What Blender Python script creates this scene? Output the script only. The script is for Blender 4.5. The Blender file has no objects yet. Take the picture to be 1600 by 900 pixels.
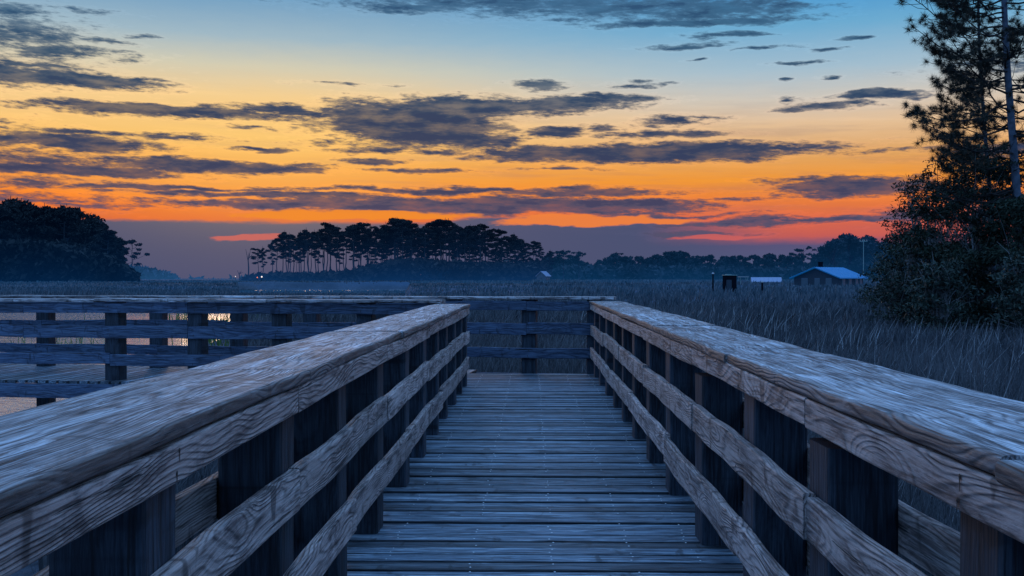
import bpy, math, random
import numpy as np
from math import sin, cos, pi, sqrt, exp, atan2, radians
from mathutils import Vector, Matrix

random.seed(7); rng = np.random.default_rng(11)
S = bpy.context.scene
COL = S.collection
F = 1590.0; CAMZ = 1.36; YAW = radians(1.117)
WATER_Z = -1.30

# ------------------------------------------------------------------ camera
cam = bpy.data.cameras.new('camera'); co = bpy.data.objects.new('camera', cam); COL.objects.link(co)
cam.sensor_width = 36; cam.lens = 36 * F / 1600; cam.clip_start = .05; cam.clip_end = 20000
co.location = (0, 0, CAMZ); co.rotation_euler = (radians(89.46), 0, YAW)
S.camera = co

def at(px, d, py=None):
    """point at depth d along the view axis that the photograph shows in column px (and row py)"""
    r = d * (px - 800) / F
    x = -sin(YAW) * d + cos(YAW) * r
    y = cos(YAW) * d + sin(YAW) * r
    if py is None: return Vector((x, y, 0))
    return Vector((x, y, CAMZ + d * (435 - py) / F))

def srgb(c):
    return tuple(((v/255)/12.92 if v/255 <= .04045 else ((v/255 + .055)/1.055)**2.4) for v in c) + (1,)

# ------------------------------------------------------------------ node helper
class NT:
    def __init__(s, tree): s.t = tree; s.n = tree.nodes; s.l = tree.links
    def new(s, typ, **kw):
        n = s.n.new(typ)
        for k, v in kw.items(): setattr(n, k, v)
        return n
    def link(s, a, b): s.l.new(a, b)
    def put(s, sock, v):
        if isinstance(v, bpy.types.NodeSocket): s.l.new(v, sock)
        elif v is not None: sock.default_value = v
    def m(s, op, a, b=None, c=None, clamp=False):
        n = s.new('ShaderNodeMath', operation=op); n.use_clamp = clamp
        s.put(n.inputs[0], a); s.put(n.inputs[1], b); s.put(n.inputs[2], c)
        return n.outputs[0]
    def v(s, op, a, b=None):
        n = s.new('ShaderNodeVectorMath', operation=op)
        s.put(n.inputs[0], a); s.put(n.inputs[1], b)
        return n.outputs['Value'] if op in ('LENGTH', 'DOT_PRODUCT') else n.outputs[0]
    def xyz(s, x, y, z):
        n = s.new('ShaderNodeCombineXYZ'); s.put(n.inputs[0], x); s.put(n.inputs[1], y); s.put(n.inputs[2], z); return n.outputs[0]
    def sep(s, v):
        n = s.new('ShaderNodeSeparateXYZ'); s.put(n.inputs[0], v); return n.outputs
    def noise(s, vec, scale=1, detail=3, rough=.5, dist=0, dim='3D'):
        n = s.new('ShaderNodeTexNoise', noise_dimensions=dim)
        s.put(n.inputs['Vector'], vec); n.inputs['Scale'].default_value = scale; n.inputs['Detail'].default_value = detail
        n.inputs['Roughness'].default_value = rough; n.inputs['Distortion'].default_value = dist
        return n.outputs[0]
    def ss(s, v, a, b, lo=0., hi=1.):
        n = s.new('ShaderNodeMapRange', interpolation_type='SMOOTHSTEP')
        s.put(n.inputs[0], v); s.put(n.inputs[1], a); s.put(n.inputs[2], b); n.inputs[3].default_value = lo; n.inputs[4].default_value = hi
        return n.outputs[0]
    def mix(s, f, a, b, mode='MIX'):
        n = s.new('ShaderNodeMix', data_type='RGBA', blend_type=mode)
        s.put(n.inputs[0], f); s.put(n.inputs[6], a); s.put(n.inputs[7], b); return n.outputs[2]
    def ramp(s, f, stops, interp='LINEAR'):
        n = s.new('ShaderNodeValToRGB'); r = n.color_ramp; r.interpolation = interp
        r.elements[0].position = stops[0][0]; r.elements[0].color = stops[0][1]
        r.elements[1].position = stops[-1][0]; r.elements[1].color = stops[-1][1]
        for p, c in stops[1:-1]:
            e = r.elements.new(p); e.color = c
        s.put(n.inputs[0], f); return n.outputs[0]
    def attr(s, name):
        n = s.new('ShaderNodeAttribute'); n.attribute_name = name; return n

def material(name):
    m = bpy.data.materials.new(name); m.use_nodes = True
    t = NT(m.node_tree); b = m.node_tree.nodes['Principled BSDF']
    return m, t, b

DOME = 2.0
# ------------------------------------------------------------------ world: dusk sky with cloud streaks
w = bpy.data.worlds.new('World'); S.world = w; w.use_nodes = True
T = NT(w.node_tree); bg = w.node_tree.nodes['Background']; wout = w.node_tree.nodes['World Output']
tc = T.new('ShaderNodeTexCoord').outputs['Generated']
dn = T.v('NORMALIZE', tc)
dx, dy, dz = T.sep(dn)
az = T.m('MULTIPLY', T.m('ARCTAN2', dx, dy), 1590.)
el = T.m('MULTIPLY', T.m('ARCSINE', dz), 1590.)
def sky_uv(px, py):
    th = atan2(px - 831, F)
    return th * 1590, math.atan((435 - py) / F * cos(th)) * 1590
# low frequency warp, stretched sideways
uvw = T.xyz(T.m('MULTIPLY', az, 1/95.), T.m('MULTIPLY', el, 1/26.), 0.3)
nw = T.new('ShaderNodeTexNoise'); T.put(nw.inputs['Vector'], uvw); nw.inputs['Scale'].default_value = 1; nw.inputs['Detail'].default_value = 3
nwc = T.v('SUBTRACT', nw.outputs['Color'], (.5, .5, .5))
uvp = T.v('ADD', T.xyz(az, el, 0), T.v('MULTIPLY', nwc, (95, 22, 0)))
clouds = [
 (10,48,100,30,.7),(95,78,100,8,.8),(5,15,80,14,.6),(55,98,70,6,.9),(75,119,150,10,1.6),(165,127,60,5,.95),(220,57,22,3,.7),(160,63,45,4,.7),(130,12,40,4,.5),
 (270,174,200,9,1.5),(440,173,130,7,1.),(505,186,50,18,.8),
 (560,184,85,27,1.5),(650,195,140,32,1.8),(700,218,120,13,1.3),(735,166,125,17,1.5),(850,165,140,12,1.4),(860,208,48,11,1.4),(955,157,75,8,.95),
 (590,235,80,5,.75),(690,238,80,5,.7),(595,252,55,5,1.),(660,267,100,4,.8),(520,222,60,6,.55),
 (845,134,40,8,.85),(1000,135,42,4,.75),(1000,127,20,3,.6),(930,205,40,6,.75),
 (1010,239,280,14,1.7),(890,241,110,10,1.3),(1045,192,55,8,.85),(1040,211,100,6,1.),(1105,184,35,3,.7),(870,265,60,3,.7),
 (110,222,130,12,1.5),(25,214,60,8,.9),(150,206,160,5,.75),(265,213,80,4,.7),(60,250,90,13,.85),(100,264,170,9,1.5),(330,260,190,10,1.5),(460,264,90,5,.9),
 (402,233,40,4,1.),(30,282,110,9,.6),(170,245,60,4,.7),(250,293,230,4,1.),(420,305,250,4.5,1.1),(520,320,270,7,1.3),
 (720,298,280,5,1.05),(700,320,320,14,1.6),(900,302,170,6,1.1),(920,322,200,12,1.6),(1040,336,140,5,.9),(130,320,120,4,.7),(320,318,110,4,.7),
 (1335,294,110,15,1.6),(1250,283,60,6,.8),(1260,297,40,4,.8),(1300,343,160,6,1.),(1150,349,140,5,.9),(1395,338,60,11,.9),(1090,366,70,5,.9),(1160,310,50,3,.6),
 (1372,151,75,8,1.6),(1292,167,55,6,1.),(1240,173,24,4,.9),(1236,161,14,5,.7),(1329,64,28,3,1.),(1292,80,26,2.5,.8),(1236,101,34,2.5,.7),(1285,121,12,3,.7),(1216,129,9,2,.6),
 (800,6,300,13,.85),(960,12,260,18,.9),(1110,18,150,16,.95),(1090,37,180,7,1.),(640,13,90,7,.9),(1150,58,65,5,.85),(1075,75,60,5,.95),(1090,95,22,2.5,.9),(1235,8,40,5,.8),(1190,78,60,2.5,.6),
 (400,200,40,3,.6),(1380,238,120,4,.6),(1220,245,60,3,.55),(540,130,60,3,.55),(430,165,50,3,.6),
 (-150,200,190,20,1.),(-160,90,220,26,1.),(-250,300,300,14,1.),(1650,230,150,14,1.),(1750,90,200,12,.9),(1800,330,250,14,1.),
]
best = None
for (cx, cy, rx, ry, st) in clouds:
    u, v = sky_uv(cx, cy)
    rr = T.v('MULTIPLY_ADD', uvp) if False else None
    n = T.new('ShaderNodeVectorMath', operation='MULTIPLY_ADD')
    T.put(n.inputs[0], uvp); n.inputs[1].default_value = (1/(rx*1.22), 1/(ry*1.3), 0); n.inputs[2].default_value = (-u/(rx*1.22), -v/(ry*1.3), 0)
    L = T.v('LENGTH', n.outputs[0])
    val = T.m('MULTIPLY_ADD', L, -st, st)
    best = val if best is None else T.m('MAXIMUM', best, val)
best = T.m('MAXIMUM', best, -.75)
fine = T.noise(T.xyz(T.m('MULTIPLY', az, 1/44.), T.m('MULTIPLY', el, 1/9.5), 1.7), 1, 6, .62)
wisps = T.noise(T.xyz(T.m('MULTIPLY', T.m('MULTIPLY_ADD', el, .9, az), 1/60.), T.m('MULTIPLY', el, 1/16.), 4.2), 1, 5, .65)
field = T.m('ADD', best, T.m('MULTIPLY', T.m('SUBTRACT', fine, .5), 1.5))
field = T.m('ADD', field, T.m('MULTIPLY', T.m('SUBTRACT', wisps, .5), .55))
hf = T.noise(T.xyz(T.m('MULTIPLY_ADD', el, .8/15., T.m('MULTIPLY', az, 1/17.)), T.m('MULTIPLY', el, 1/4.), 11.), 1, 6, .65)
field = T.m('ADD', field, T.m('MULTIPLY', T.m('SUBTRACT', hf, .5), 1.35))
# scattered cloud high overhead and behind, beyond what the photograph shows
dens = T.ss(field, .12, .58)
thin = T.ss(field, -.15, .32)
def vpos(py): return (435 - py) / 1590 * 1590 / 900.0
vn = T.m('DIVIDE', el, 900.)
warp_el = T.m('ADD', vn, T.m('MULTIPLY', T.m('SUBTRACT', fine, .5), .012))
def sky_ramp(lst, zen=((560, (95,150,200)), (900, (110,165,225)))):
    st = [(max(0, (435 - y)/900.), srgb(c)) for y, c in lst]
    st.append((.62, srgb((82,142,190)))); st.append((1., srgb((105,160,222))))
    return st
rampL = T.ramp(warp_el, sky_ramp([(437,(84,96,134)),(415,(74,86,124)),(370,(70,78,116)),(354,(84,78,112)),(347,(228,104,50)),(325,(242,120,34)),(300,(246,144,48)),(262,(246,166,72)),(225,(248,194,110)),(165,(244,206,146)),(118,(208,204,182)),(75,(158,184,198)),(0,(90,150,194))]))
rampR = T.ramp(warp_el, sky_ramp([(437,(88,98,132)),(410,(80,90,126)),(385,(86,82,120)),(371,(196,92,86)),(345,(218,104,74)),(318,(230,124,62)),(285,(240,152,56)),(250,(222,164,98)),(208,(228,190,148)),(165,(204,198,188)),(125,(164,190,206)),(62,(108,170,208)),(0,(54,144,206))]))
side = T.ss(az, -420, 420)
sky = T.mix(side, rampL, rampR)
# a bank of grey cloud over the horizon, deeper in the middle
mid = T.m('MULTIPLY', T.ss(az, -200, -60), T.ss(az, 330, 120))
bank_top = T.m('MULTIPLY_ADD', mid, 12., 84.)
bank = T.ss(T.m('ADD', el, T.m('MULTIPLY', T.m('SUBTRACT', fine, .5), 12.)), T.m('ADD', bank_top, 4.), T.m('SUBTRACT', bank_top, 4.))
bank = T.m('MULTIPLY', bank, T.ss(az, 420, 150))
sky = T.mix(bank, sky, srgb((72, 80, 114)))
veil = T.noise(T.xyz(T.m('MULTIPLY', az, 1/230.), T.m('MULTIPLY', T.m('MULTIPLY_ADD', az, .02, el), 1/17.), 21.), 1, 6, .6)
vwin = T.m('MULTIPLY', T.ss(el, 40, 110), T.ss(el, 330, 210))
sky = T.mix(T.m('MULTIPLY', T.m('MULTIPLY', T.ss(veil, .47, .70), vwin), .55), sky, T.mix(.35, sky, srgb((92, 90, 118))))
sky = T.mix(T.m('MULTIPLY', T.m('MULTIPLY', T.ss(veil, .46, .30), vwin), .30), sky, T.mix(1., sky, (1.25,1.2,1.15,1), 'MULTIPLY'))
gl = T.m('EXPONENT', T.m('MULTIPLY', T.m('POWER', T.v('LENGTH', T.xyz(T.m('MULTIPLY', T.m('ADD', az, 400.), 1/260.), T.m('MULTIPLY', T.m('SUBTRACT', el, 190.), 1/95.), 0.)), 2.), -1.))
sky = T.mix(T.m('MULTIPLY', gl, .35), sky, srgb((255, 208, 120)))
ccol = T.ramp(vn, [(0, srgb((84,84,116))),(.10, srgb((76,78,106))),(.15, srgb((62,70,98))),(.2, srgb((44,64,96))),(.27, srgb((32,60,94))),(.36, srgb((42,76,106))),(.45, srgb((56,96,130))),(.6, srgb((70,110,150))),(1., srgb((84,120,160)))])
shade = T.noise(T.xyz(T.m('MULTIPLY', az, 1/70.), T.m('MULTIPLY', el, 1/16.), 7.), 1, 4, .6)
ccol = T.mix(T.ss(shade, .42, .72), ccol, T.mix(.20, ccol, sky))
ccol = T.mix(T.ss(field, .8, .15, 0., .30), ccol, T.mix(.5, sky, srgb((96, 92, 108))))
ccol = T.mix(T.ss(T.m('MULTIPLY', T.ss(shade, .5, .38), T.ss(field, .4, .95)), 0, 1, 0., .45), ccol, srgb((24, 48, 90)))
rim = T.m('MULTIPLY', T.ss(field, -.25, .08), T.ss(field, .38, .1))
sky = T.mix(T.m('MULTIPLY', rim, .35), sky, T.mix(1., sky, (1.45,1.35,1.3,1), 'MULTIPLY'))
sky = T.mix(T.m('MULTIPLY', thin, .42), sky, T.mix(.5, T.mix(.6, sky, (0,0,0,1)), ccol))
sky = T.mix(T.m('MULTIPLY', dens, .96), sky, ccol)
# lit streaks under the bank
def streak(cx, cy, rx, ry, st):
    u, v = sky_uv(cx, cy)
    n = T.new('ShaderNodeVectorMath', operation='MULTIPLY_ADD')
    T.put(n.inputs[0], uvp); n.inputs[1].default_value = (1/(rx*1.2), 1/(ry*1.5), 0); n.inputs[2].default_value = (-u/(rx*1.2), -v/(ry*1.5), 0)
    L = T.v('LENGTH', n.outputs[0])
    return T.ss(T.m('ADD', T.m('MULTIPLY_ADD', L, -st, st), T.m('SUBTRACT', fine, .5)), .2, .5)
sky = T.mix(T.m('MULTIPLY', streak(385, 370, 85, 5, 1.1), .8), sky, srgb((212, 104, 92)))
sky = T.mix(T.m('MULTIPLY', streak(930, 344, 170, 7, 1.3), .95), sky, srgb((238, 128, 62)))
sky = T.mix(T.m('MULTIPLY', streak(560, 336, 200, 7, 1.2), .95), sky, srgb((240, 138, 46)))
sky = T.mix(T.m('MULTIPLY', streak(1110, 371, 70, 4, 1.1), .8), sky, srgb((206, 96, 92)))
# higher up and behind: a plain brighter blue dusk dome, blended in well outside the picture
near_bg = T.new('ShaderNodeBackground')
T.put(near_bg.inputs['Color'], sky); near_bg.inputs['Strength'].default_value = 1.0
dome = T.ramp(vn, [(0, srgb((64,84,138))), (.25, srgb((92,126,184))), (.6, srgb((92,148,206))), (1., srgb((114,164,226)))])
T.put(bg.inputs['Color'], dome)
T.put(bg.inputs['Strength'], T.m('MAXIMUM', T.ss(el, 520, 1300, 1., DOME), T.ss(dy, .2, -.3, 1., DOME*.55)))
edge = T.m('MAXIMUM', T.ss(el, 500, 640), T.ss(dy, .45, .15))
edge = T.m('MAXIMUM', edge, T.ss(dz, -.04, -.06))
mixs = T.new('ShaderNodeMixShader'); T.put(mixs.inputs[0], edge); T.link(near_bg.outputs[0], mixs.inputs[1]); T.link(bg.outputs[0], mixs.inputs[2])
nish = T.new('ShaderNodeTexSky', sky_type='NISHITA'); nish.sun_disc = False
nish.sun_elevation = radians(3.0); nish.sun_rotation = radians(-12)
bg2 = T.new('ShaderNodeBackground'); T.put(bg2.inputs['Color'], nish.outputs[0]); bg2.inputs['Strength'].default_value = .0004
add = T.new('ShaderNodeAddShader'); T.link(mixs.outputs[0], add.inputs[0]); T.link(bg2.outputs[0], add.inputs[1])
T.link(add.outputs[0], wout.inputs['Surface'])
w.cycles.sampling_method = 'MANUAL'; w.cycles.sample_map_resolution = 512
S.cycles.max_bounces = 4; S.cycles.diffuse_bounces = 2; S.cycles.glossy_bounces = 2

sl = bpy.data.lights.new('sun', 'SUN'); so = bpy.data.objects.new('sun', sl); COL.objects.link(so)
sl.energy = .22; sl.angle = radians(14); sl.color = (1., .66, .42)
sd = Vector((sin(radians(-12)) * cos(radians(5)), cos(radians(-12)) * cos(radians(5)), sin(radians(5))))
so.rotation_euler = sd.to_track_quat('Z', 'Y').to_euler()

S.view_settings.view_transform = 'Standard'; S.view_settings.look = 'None'; S.view_settings.exposure = 0

# ------------------------------------------------------------------ materials
def wood_mat(name, light, dark, pale, patch=.5, ring=1., rough=.62, bump=.5, ringfreq=52., edge=None, vary=.5):
    m, t, b = material(name)
    wc = t.attr('wc').outputs['Vector']; rnd = t.attr('rnd').outputs['Fac']
    x, y, z = t.sep(wc)
    xo = t.m('MULTIPLY_ADD', rnd, 60., x)
    pk = t.xyz(t.m('MULTIPLY', xo, 1.25), t.m('MULTIPLY', y, 4.2), t.m('MULTIPLY', z, 2.))
    vo = t.new('ShaderNodeTexVoronoi', feature='F1'); t.put(vo.inputs['Vector'], pk); vo.inputs['Scale'].default_value = 1.; vo.inputs['Randomness'].default_value = .95
    kd = vo.outputs['Distance']
    kn = t.m('EXPONENT', t.m('MULTIPLY', t.m('POWER', t.m('DIVIDE', kd, .26), 2.), -1.))
    n1 = t.noise(t.xyz(t.m('MULTIPLY', xo, 1.15), t.m('MULTIPLY', y, 4.6), t.m('MULTIPLY', z, 4.)), 1, 2, .5)
    oy = t.m('MULTIPLY_ADD', rnd, .26, -.13)
    rr = t.v('LENGTH', t.xyz(0., t.m('ADD', y, oy), t.m('ADD', z, t.m('MULTIPLY_ADD', rnd, -.09, -.06))))
    rr = t.m('ADD', rr, t.m('MULTIPLY', n1, .17)); rr = t.m('ADD', rr, t.m('MULTIPLY', kn, .07))
    n2 = t.noise(t.xyz(t.m('MULTIPLY', xo, 4.), t.m('MULTIPLY', y, 20.), t.m('MULTIPLY', z, 20.)), 1, 3, .55)
    ph = t.m('MULTIPLY_ADD', rr, 2*pi*ringfreq, t.m('MULTIPLY', n2, 4.2))
    rg = t.m('MULTIPLY_ADD', t.m('SINE', ph), .5, .5)
    rmask = t.ss(t.noise(t.xyz(t.m('MULTIPLY', xo, 1.6), t.m('MULTIPLY', y, 6.), 5.), 1, 3, .6), .36, .54, .2, 1.)
    late = t.m('MULTIPLY', t.m('POWER', rg, 2.6), rmask)
    fib = t.noise(t.xyz(t.m('MULTIPLY', xo, 3.4), t.m('MULTIPLY', t.m('MULTIPLY_ADD', n1, .10, y), 120.), t.m('MULTIPLY', z, 120.)), 1, 6, .66)
    fib2 = t.noise(t.xyz(t.m('MULTIPLY', xo, 1.5), t.m('MULTIPLY', y, 34.), t.m('MULTIPLY', z, 34.)), 1, 4, .6)
    blot = t.noise(t.xyz(t.m('MULTIPLY', xo, 2.2), t.m('MULTIPLY', y, 7.), t.m('MULTIPLY', z, 8.)), 1, 6, .68, 1.2)
    c = t.mix(t.ss(blot, .38, .58), dark, light)
    c = t.mix(t.m('MULTIPLY', late, .60*ring), c, tuple(v*.30 for v in dark[:3]) + (1,))
    c = t.mix(t.m('MULTIPLY', t.ss(fib, .47, .66), .38), c, pale)
    c = t.mix(t.m('MULTIPLY', t.ss(fib, .50, .34), .75), c, tuple(v*.3 for v in dark[:3]) + (1,))
    pmask = t.ss(t.noise(t.xyz(t.m('MULTIPLY', xo, 1.7), t.m('MULTIPLY', y, 19.), t.m('MULTIPLY', z, 16.)), 1, 7, .74, .6), .50, .63)
    pmask = t.m('MULTIPLY', pmask, t.m('SUBTRACT', 1., t.m('MULTIPLY', late, .8)))
    c = t.mix(t.m('MULTIPLY', pmask, patch), c, pale)
    # weathering stains running across the grain, as around fixings
    st = t.ss(t.noise(t.xyz(t.m('MULTIPLY', xo, 9.), t.m('MULTIPLY', y, 3.5), 9.), 1, 3, .5, .8), .60, .70)
    c = t.mix(t.m('MULTIPLY', st, .7), c, tuple(v*.35 for v in dark[:3]) + (1,))
    crack = t.ss(fib2, .375, .325)
    c = t.mix(t.m('MULTIPLY', crack, .85), c, (.012, .012, .016, 1))
    core = t.ss(kd, .1, .05)
    kgate = t.ss(t.sep(vo.outputs['Color'])[0], .35, .5)
    core = t.m('MULTIPLY', core, kgate)
    c = t.mix(t.m('MULTIPLY', core, .85), c, (.02, .018, .02, 1))
    if edge:
        c = t.mix(t.m('MULTIPLY', t.ss(t.m('ADD', t.m('ABSOLUTE', y), t.m('MULTIPLY', t.m('SUBTRACT', blot, .5), .02)), edge[0], edge[1]), edge[3]), c, edge[2])
    tint = t.m('MULTIPLY_ADD', t.m('FRACT', t.m('MULTIPLY', rnd, 7.31)), vary, 1.-vary*.56)
    c = t.mix(1., c, t.xyz(tint, tint, tint), 'MULTIPLY')
    t.put(b.inputs['Base Color'], c)
    t.put(b.inputs['Roughness'], t.m('MULTIPLY_ADD', late, .15, rough)); b.inputs['Specular IOR Level'].default_value = .4
    h = t.m('MULTIPLY_ADD', late, .5*ring, t.m('MULTIPLY', fib, .45)); h = t.m('SUBTRACT', h, t.m('MULTIPLY', crack, 1.3)); h = t.m('SUBTRACT', h, t.m('MULTIPLY', core, .8))
    h = t.m('ADD', h, t.m('MULTIPLY', blot, 1.2))
    bm = t.new('ShaderNodeBump'); bm.inputs['Strength'].default_value = bump; bm.inputs['Distance'].default_value = .006
    t.put(bm.inputs['Height'], h); t.link(bm.outputs[0], b.inputs['Normal'])
    return m

M_CAP = wood_mat('weathered cap timber', (.29,.25,.245,1), (.07,.057,.062,1), (.78,.78,.82,1), patch=.66, bump=.9, rough=.6, ringfreq=78., edge=(.205,.2235,(.10,.07,.06,1),.75))
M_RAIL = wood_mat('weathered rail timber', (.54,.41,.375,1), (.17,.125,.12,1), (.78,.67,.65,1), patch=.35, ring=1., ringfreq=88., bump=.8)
M_RAILFAR = wood_mat('shaded rail timber', (.055,.09,.16,1), (.025,.04,.08,1), (.17,.24,.34,1), patch=.3)  # copy of the rail timber with blue shade put into its colour
M_POST = wood_mat('dark treated post timber', (.024,.036,.055,1), (.008,.013,.023,1), (.08,.11,.15,1), patch=.2, ring=.4)
M_DECK = wood_mat('deck plank timber', (.085,.125,.17,1), (.028,.040,.058,1), (.42,.52,.60,1), patch=.6, ring=.7, ringfreq=40., rough=.5, edge=(.049,.061,(.006,.008,.012,1),.9), vary=1.0, bump=.9)

m, t, b = material('rusty nail'); M_RUST = m
b.inputs['Base Color'].default_value = (.03,.018,.014,1); b.inputs['Roughness'].default_value = .7
m, t, b = material('nail steel'); M_NAIL = m
b.inputs['Base Color'].default_value = (.75,.77,.8,1); b.inputs['Roughness'].default_value = .35; b.inputs['Metallic'].default_value = .6

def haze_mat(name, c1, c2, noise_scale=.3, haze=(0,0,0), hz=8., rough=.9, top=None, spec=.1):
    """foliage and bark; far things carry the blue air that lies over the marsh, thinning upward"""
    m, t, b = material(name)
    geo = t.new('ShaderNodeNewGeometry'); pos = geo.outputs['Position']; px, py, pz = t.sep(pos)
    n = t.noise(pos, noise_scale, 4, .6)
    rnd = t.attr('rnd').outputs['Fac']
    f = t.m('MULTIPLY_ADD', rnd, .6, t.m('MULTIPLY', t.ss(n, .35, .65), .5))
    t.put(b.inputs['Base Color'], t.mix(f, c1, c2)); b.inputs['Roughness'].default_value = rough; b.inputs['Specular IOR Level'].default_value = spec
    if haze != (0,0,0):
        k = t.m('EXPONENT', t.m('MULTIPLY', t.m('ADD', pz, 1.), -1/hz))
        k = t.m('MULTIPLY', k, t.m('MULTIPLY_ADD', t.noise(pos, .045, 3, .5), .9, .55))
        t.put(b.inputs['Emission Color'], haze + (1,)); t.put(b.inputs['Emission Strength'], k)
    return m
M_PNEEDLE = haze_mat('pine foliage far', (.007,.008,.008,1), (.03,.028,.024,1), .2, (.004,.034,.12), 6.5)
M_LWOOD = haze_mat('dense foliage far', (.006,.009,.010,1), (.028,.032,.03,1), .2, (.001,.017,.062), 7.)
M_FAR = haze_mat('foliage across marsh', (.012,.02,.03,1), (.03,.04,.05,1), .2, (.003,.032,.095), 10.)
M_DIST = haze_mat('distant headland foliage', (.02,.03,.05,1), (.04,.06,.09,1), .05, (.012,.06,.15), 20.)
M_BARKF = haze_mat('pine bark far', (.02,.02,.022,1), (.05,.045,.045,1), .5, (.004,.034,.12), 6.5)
M_BARK = haze_mat('pine bark', (.035,.042,.055,1), (.14,.17,.22,1), 6.)
M_TWIG = haze_mat('twig bark', (.05,.05,.05,1), (.26,.27,.28,1), 1.2)
M_LIMB = haze_mat('dark pine limb', (.015,.014,.014,1), (.06,.052,.05,1), 1.2)
M_LEAF = haze_mat('dark leaves', (.005,.012,.008,1), (.034,.056,.036,1), 1.2, rough=.6, spec=.2)
M_LEAF2 = haze_mat('grey green leaves', (.006,.015,.012,1), (.06,.088,.07,1), 1.6, rough=.6, spec=.2)
M_NEEDLE = haze_mat('pine needles', (.010,.014,.009,1), (.068,.064,.045,1), 1.5, rough=.6, spec=.3)
M_REED = haze_mat('marsh reed', (.018,.021,.028,1), (.115,.118,.13,1), .35, rough=.7, spec=.3)
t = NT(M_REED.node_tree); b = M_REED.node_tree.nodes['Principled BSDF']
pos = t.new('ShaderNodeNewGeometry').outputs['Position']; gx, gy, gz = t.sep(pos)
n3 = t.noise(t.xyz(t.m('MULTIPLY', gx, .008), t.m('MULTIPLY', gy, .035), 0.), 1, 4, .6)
t.put(b.inputs['Emission Color'], (.001,.024,.075,1)); t.put(b.inputs['Emission Strength'], t.m('MULTIPLY', t.ss(t.v('LENGTH', pos), 8, 230), t.ss(n3, .3, .7, .25, 1.2)))  # blue distance haze painted in as emission, stronger farther out
M_REEDP = haze_mat('pale reed stalk', (.16,.17,.18,1), (.36,.36,.37,1), .5, rough=.6)
M_GREEN = haze_mat('green reed', (.03,.06,.02,1), (.12,.19,.04,1), .5, rough=.6)

# ground
m, t, b = material('marsh mud and grass'); M_GROUND = m
pos = t.new('ShaderNodeNewGeometry').outputs['Position']; gx, gy, gz = t.sep(pos)
dist = t.v('LENGTH', pos)
n = t.noise(t.xyz(gx, t.m('MULTIPLY', gy, .35), 0.), .12, 6, .65); n2 = t.noise(pos, 2.5, 5, .6)
n3 = t.noise(t.xyz(t.m('MULTIPLY', gx, .01), t.m('MULTIPLY', gy, .05), 0.), 1, 4, .6)
c = t.mix(t.ss(n, .35, .65), (.02,.024,.03,1), (.075,.085,.105,1)); c = t.mix(t.ss(n2, .35, .7), c, (.03,.032,.036,1))
c = t.mix(t.m('MULTIPLY', t.ss(n3, .4, .65), .7), c, (.05,.09,.15,1))
t.put(b.inputs['Base Color'], c); b.inputs['Roughness'].default_value = .95; b.inputs['Specular IOR Level'].default_value = .1
t.put(b.inputs['Emission Color'], (.002,.02,.065,1)); t.put(b.inputs['Emission Strength'], t.m('MULTIPLY', t.ss(dist, 60, 320), t.m('MULTIPLY_ADD', n3, .8, .3)))  # far ground glows faintly blue to stand in for haze
bm = t.new('ShaderNodeBump'); bm.inputs['Strength'].default_value = .8; bm.inputs['Distance'].default_value = .3; t.put(bm.inputs['Height'], n2); t.link(bm.outputs[0], b.inputs['Normal'])

m, t, b = material('creek water'); M_WATER = m
pos = t.new('ShaderNodeNewGeometry').outputs['Position']; gx, gy, gz = t.sep(pos)
b.inputs['Base Color'].default_value = (.62,.62,.64,1); b.inputs['Roughness'].default_value = .08; b.inputs['IOR'].default_value = 1.9; b.inputs['Metallic'].default_value = .55
b.inputs['Specular IOR Level'].default_value = 1.
n = t.noise(t.xyz(gx, t.m('MULTIPLY', gy, 1.6), 0.), 2.2, 4, .6); n2 = t.noise(t.xyz(gx, t.m('MULTIPLY', gy, 1.4), 3.), .35, 3, .5)
bm = t.new('ShaderNodeBump'); bm.inputs['Strength'].default_value = .42; bm.inputs['Distance'].default_value = .05
t.put(bm.inputs['Height'], t.m('MULTIPLY_ADD', n2, 2., n)); t.link(bm.outputs[0], b.inputs['Normal'])

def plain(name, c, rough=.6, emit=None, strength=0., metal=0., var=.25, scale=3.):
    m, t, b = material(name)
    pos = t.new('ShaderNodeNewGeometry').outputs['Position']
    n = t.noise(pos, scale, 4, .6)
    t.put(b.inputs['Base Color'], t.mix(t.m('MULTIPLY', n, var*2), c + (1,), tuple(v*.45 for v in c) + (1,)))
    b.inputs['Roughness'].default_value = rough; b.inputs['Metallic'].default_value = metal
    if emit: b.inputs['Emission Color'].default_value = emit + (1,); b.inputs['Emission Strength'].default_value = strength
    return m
M_ROOF = plain('blue metal roof', (.015,.17,.42), .5, (.0,.035,.10), .9, var=.4, scale=1.2)  # faint blue emission, from this roof down to the pole, paints in haze
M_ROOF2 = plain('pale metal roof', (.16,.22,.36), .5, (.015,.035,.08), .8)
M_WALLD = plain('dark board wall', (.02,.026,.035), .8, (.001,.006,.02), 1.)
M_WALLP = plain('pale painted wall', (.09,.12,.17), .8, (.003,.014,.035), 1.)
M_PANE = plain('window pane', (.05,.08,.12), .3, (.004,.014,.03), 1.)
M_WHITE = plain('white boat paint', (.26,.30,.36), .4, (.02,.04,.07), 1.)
M_DARK = plain('black fittings', (.01,.013,.02), 1.)
M_DARK.node_tree.nodes['Principled BSDF'].inputs['Specular IOR Level'].default_value = 0.
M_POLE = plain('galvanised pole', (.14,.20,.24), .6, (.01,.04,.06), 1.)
M_LAMP = plain('lit lamp glass', (1.,.9,.75), .3, (1.,.80,.62), 1.2)
M_LAMPR = plain('lit amber lamp glass', (1.,.4,.2), .3, (1.,.22,.08), 1.2)

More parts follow.
